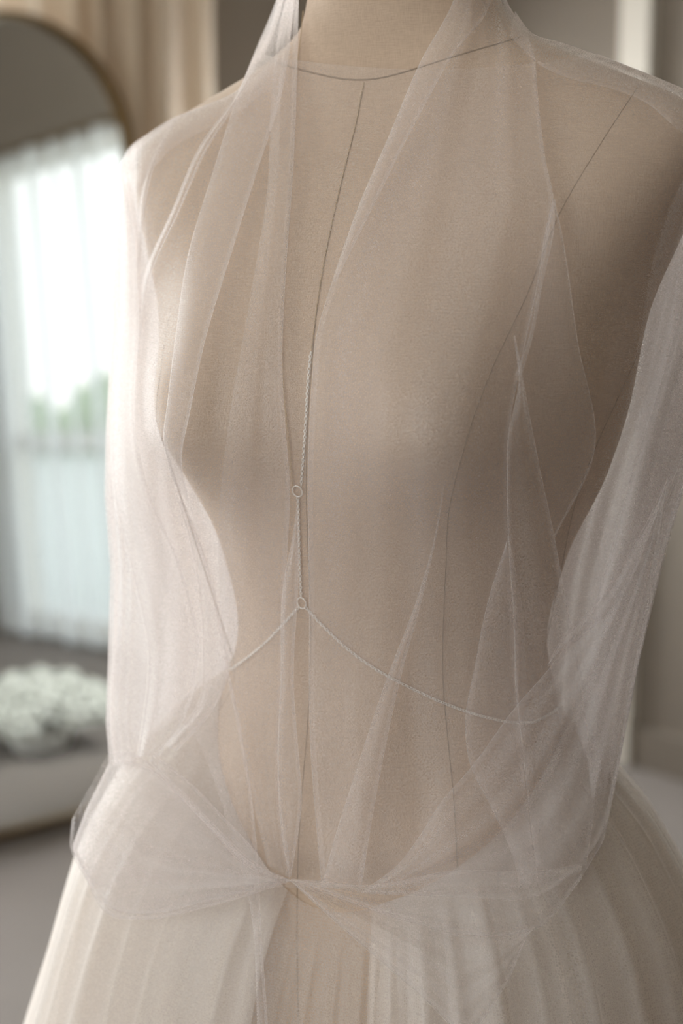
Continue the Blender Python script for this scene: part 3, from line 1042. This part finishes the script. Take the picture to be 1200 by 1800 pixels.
bm_.build('backing', M_WOOD, mirror)


# ------------------------------------------------------------------ curtains
def curtain(name, p0, axis, out, width, z0, z1, folds, amp, mat, label, lean=None):
    nc, nr = folds * 14, 40
    V, uv = [], []
    ph_ = rng.uniform(0, 6.28, 3)
    for i in range(nr):
        f = i / (nr - 1)
        z = z0 + (z1 - z0) * f
        for j in range(nc):
            q = j / (nc - 1)
            w = math.sin(2 * math.pi * folds * q + 0.5 * math.sin(3 * q * 6.28 + ph_[0]) + 0.2 * math.sin(3 * f + ph_[1]))
            w2 = 0.35 * math.sin(2 * math.pi * folds * 0.43 * q + ph_[2])
            xx = q * width + (lean(q, f) if lean else 0)
            V.append(np.asarray(p0) + axis * xx + out * amp * (w + w2) + UP * z)
            uv.append((q * width, z))
    o = link(name, mesh_from(name, V, grid_faces(nr, nc), True, np.array(uv)), mat)
    return tag(o, label, 'curtain')


curtain('curtain', W(-0.55, 0.085, 0), U, N, 1.17, 0.03, H - 0.01, 12, 0.042, M_CURTAIN,
        'cream linen curtain hanging in folds behind the arched mirror')
curtain('sheer_curtain', W(T_R - 0.10, WR[0] - 0.10, 0), N, -U, 1.45, 0.03, 2.125, 8, 0.045, M_SHEER,
        'sheer white curtain over the window seen in the mirror', lean=lambda q, f: -0.10 * (1 - f) * (1 - q))

rod = MB().tube([W(T_R - 0.10, WR[0] - 0.16, 2.145), W(T_R - 0.10, WR[1] + 0.12, 2.145)], 0.011, 12)
for ss in (WR[0] - 0.13, WR[1] + 0.09):
    rod.box(W(T_R - 0.108, ss, 2.132), N * 0.016, U * 0.108, UP * 0.016)
tag(rod.build('curtain_rod', M_BRASS), 'thin brass rod carrying the sheer curtain in the mirror', 'rod')

# ------------------------------------------------------------------ what the mirror shows near the window
flowers = empty('flower_arrangement', tuple(W(0.39, 1.09, 0.0)), 'white flower arrangement standing on the floor, seen low in the mirror', 'flowers')
vz = MB()
prof = [(0.0, 0.0), (0.08, 0.0), (0.095, 0.03), (0.085, 0.07), (0.06, 0.09)]
cV = W(0.39, 1.09, 0.0)
vz.add([cV + np.array((r * math.cos(a), r * math.sin(a), z)) for r, z in prof for a in ph], grid_faces(len(prof), 24, True))
vz.build('bowl', M_VASE, flowers, True)


def blossom_mesh(R):
    """a ruffled head of petals"""
    mb = MB()
    for k in range(26):
        th, phh = math.acos(1 - 1.6 * (k + 0.5) / 26), k * 2.39996
        d = np.array((math.sin(th) * math.cos(phh), math.sin(th) * math.sin(phh), math.cos(th)))
        a = np.cross(d, (0.3, 0.2, 0.9))
        a /= np.linalg.norm(a)
        b = np.cross(d, a)
        c = d * R * 0.8
        P = [c] + [c + d * R * 0.22 * (1 if q % 2 else 0.6) + (a * math.cos(q * 1.047) + b * math.sin(q * 1.047)) * R * 0.36 for q in range(6)]
        mb.add(P, [(0, 1 + q, 1 + (q + 1) % 6) for q in range(6)])
    return mb


bme = None
for k in range(22):
    a, rr = k * 2.39996, 0.19 * math.sqrt((k + 0.5) / 22)
    loc = np.array((rr * math.cos(a) * 1.0, rr * math.sin(a) * 1.2, 0.10 + 0.09 * (1 - (rr / 0.19) ** 2)))
    if bme is None:
        mb = blossom_mesh(0.062)
        bme = mesh_from('blossom', mb.V, mb.F, False)
        bme.materials.append(M_PETAL)
    o = bpy.data.objects.new('blossom', bme)
    C.objects.link(o)
    o.parent = flowers
    o.location = loc
    o.rotation_euler = (rng.uniform(-.5, .5), rng.uniform(-.5, .5), rng.uniform(0, 6))

# outside the window: lawn and a hedge
lw = MB().box(W(T_R + 0.3, -6, -0.25), U * 24, N * 34, UP * 0.05).build('lawn', M_LAWN)
tag(lw, 'pale lawn outside the window', 'lawn', kind='structure')
hv = []
nz_, na_ = 10, 300
for i in range(nz_):
    for j in range(na_):
        f = i / (nz_ - 1)
        s = -12 + 72 * j / (na_ - 1)
        top = 1.15 + 0.22 * math.sin(s * 0.9) + 0.2 * math.sin(s * 2.1 + 1)
        hv.append(W(T_R + 13 - 0.5 * math.sin(math.pi * f) + rng.uniform(-.12, .12), s, -0.2 + (top + 0.2) * f + rng.uniform(-.08, .08)))
he = link('hedge', mesh_from('hedge', hv, grid_faces(nz_, na_), False), M_LEAF)
tag(he, 'leafy green hedge beyond the window seen in the mirror', 'hedge', kind='stuff')
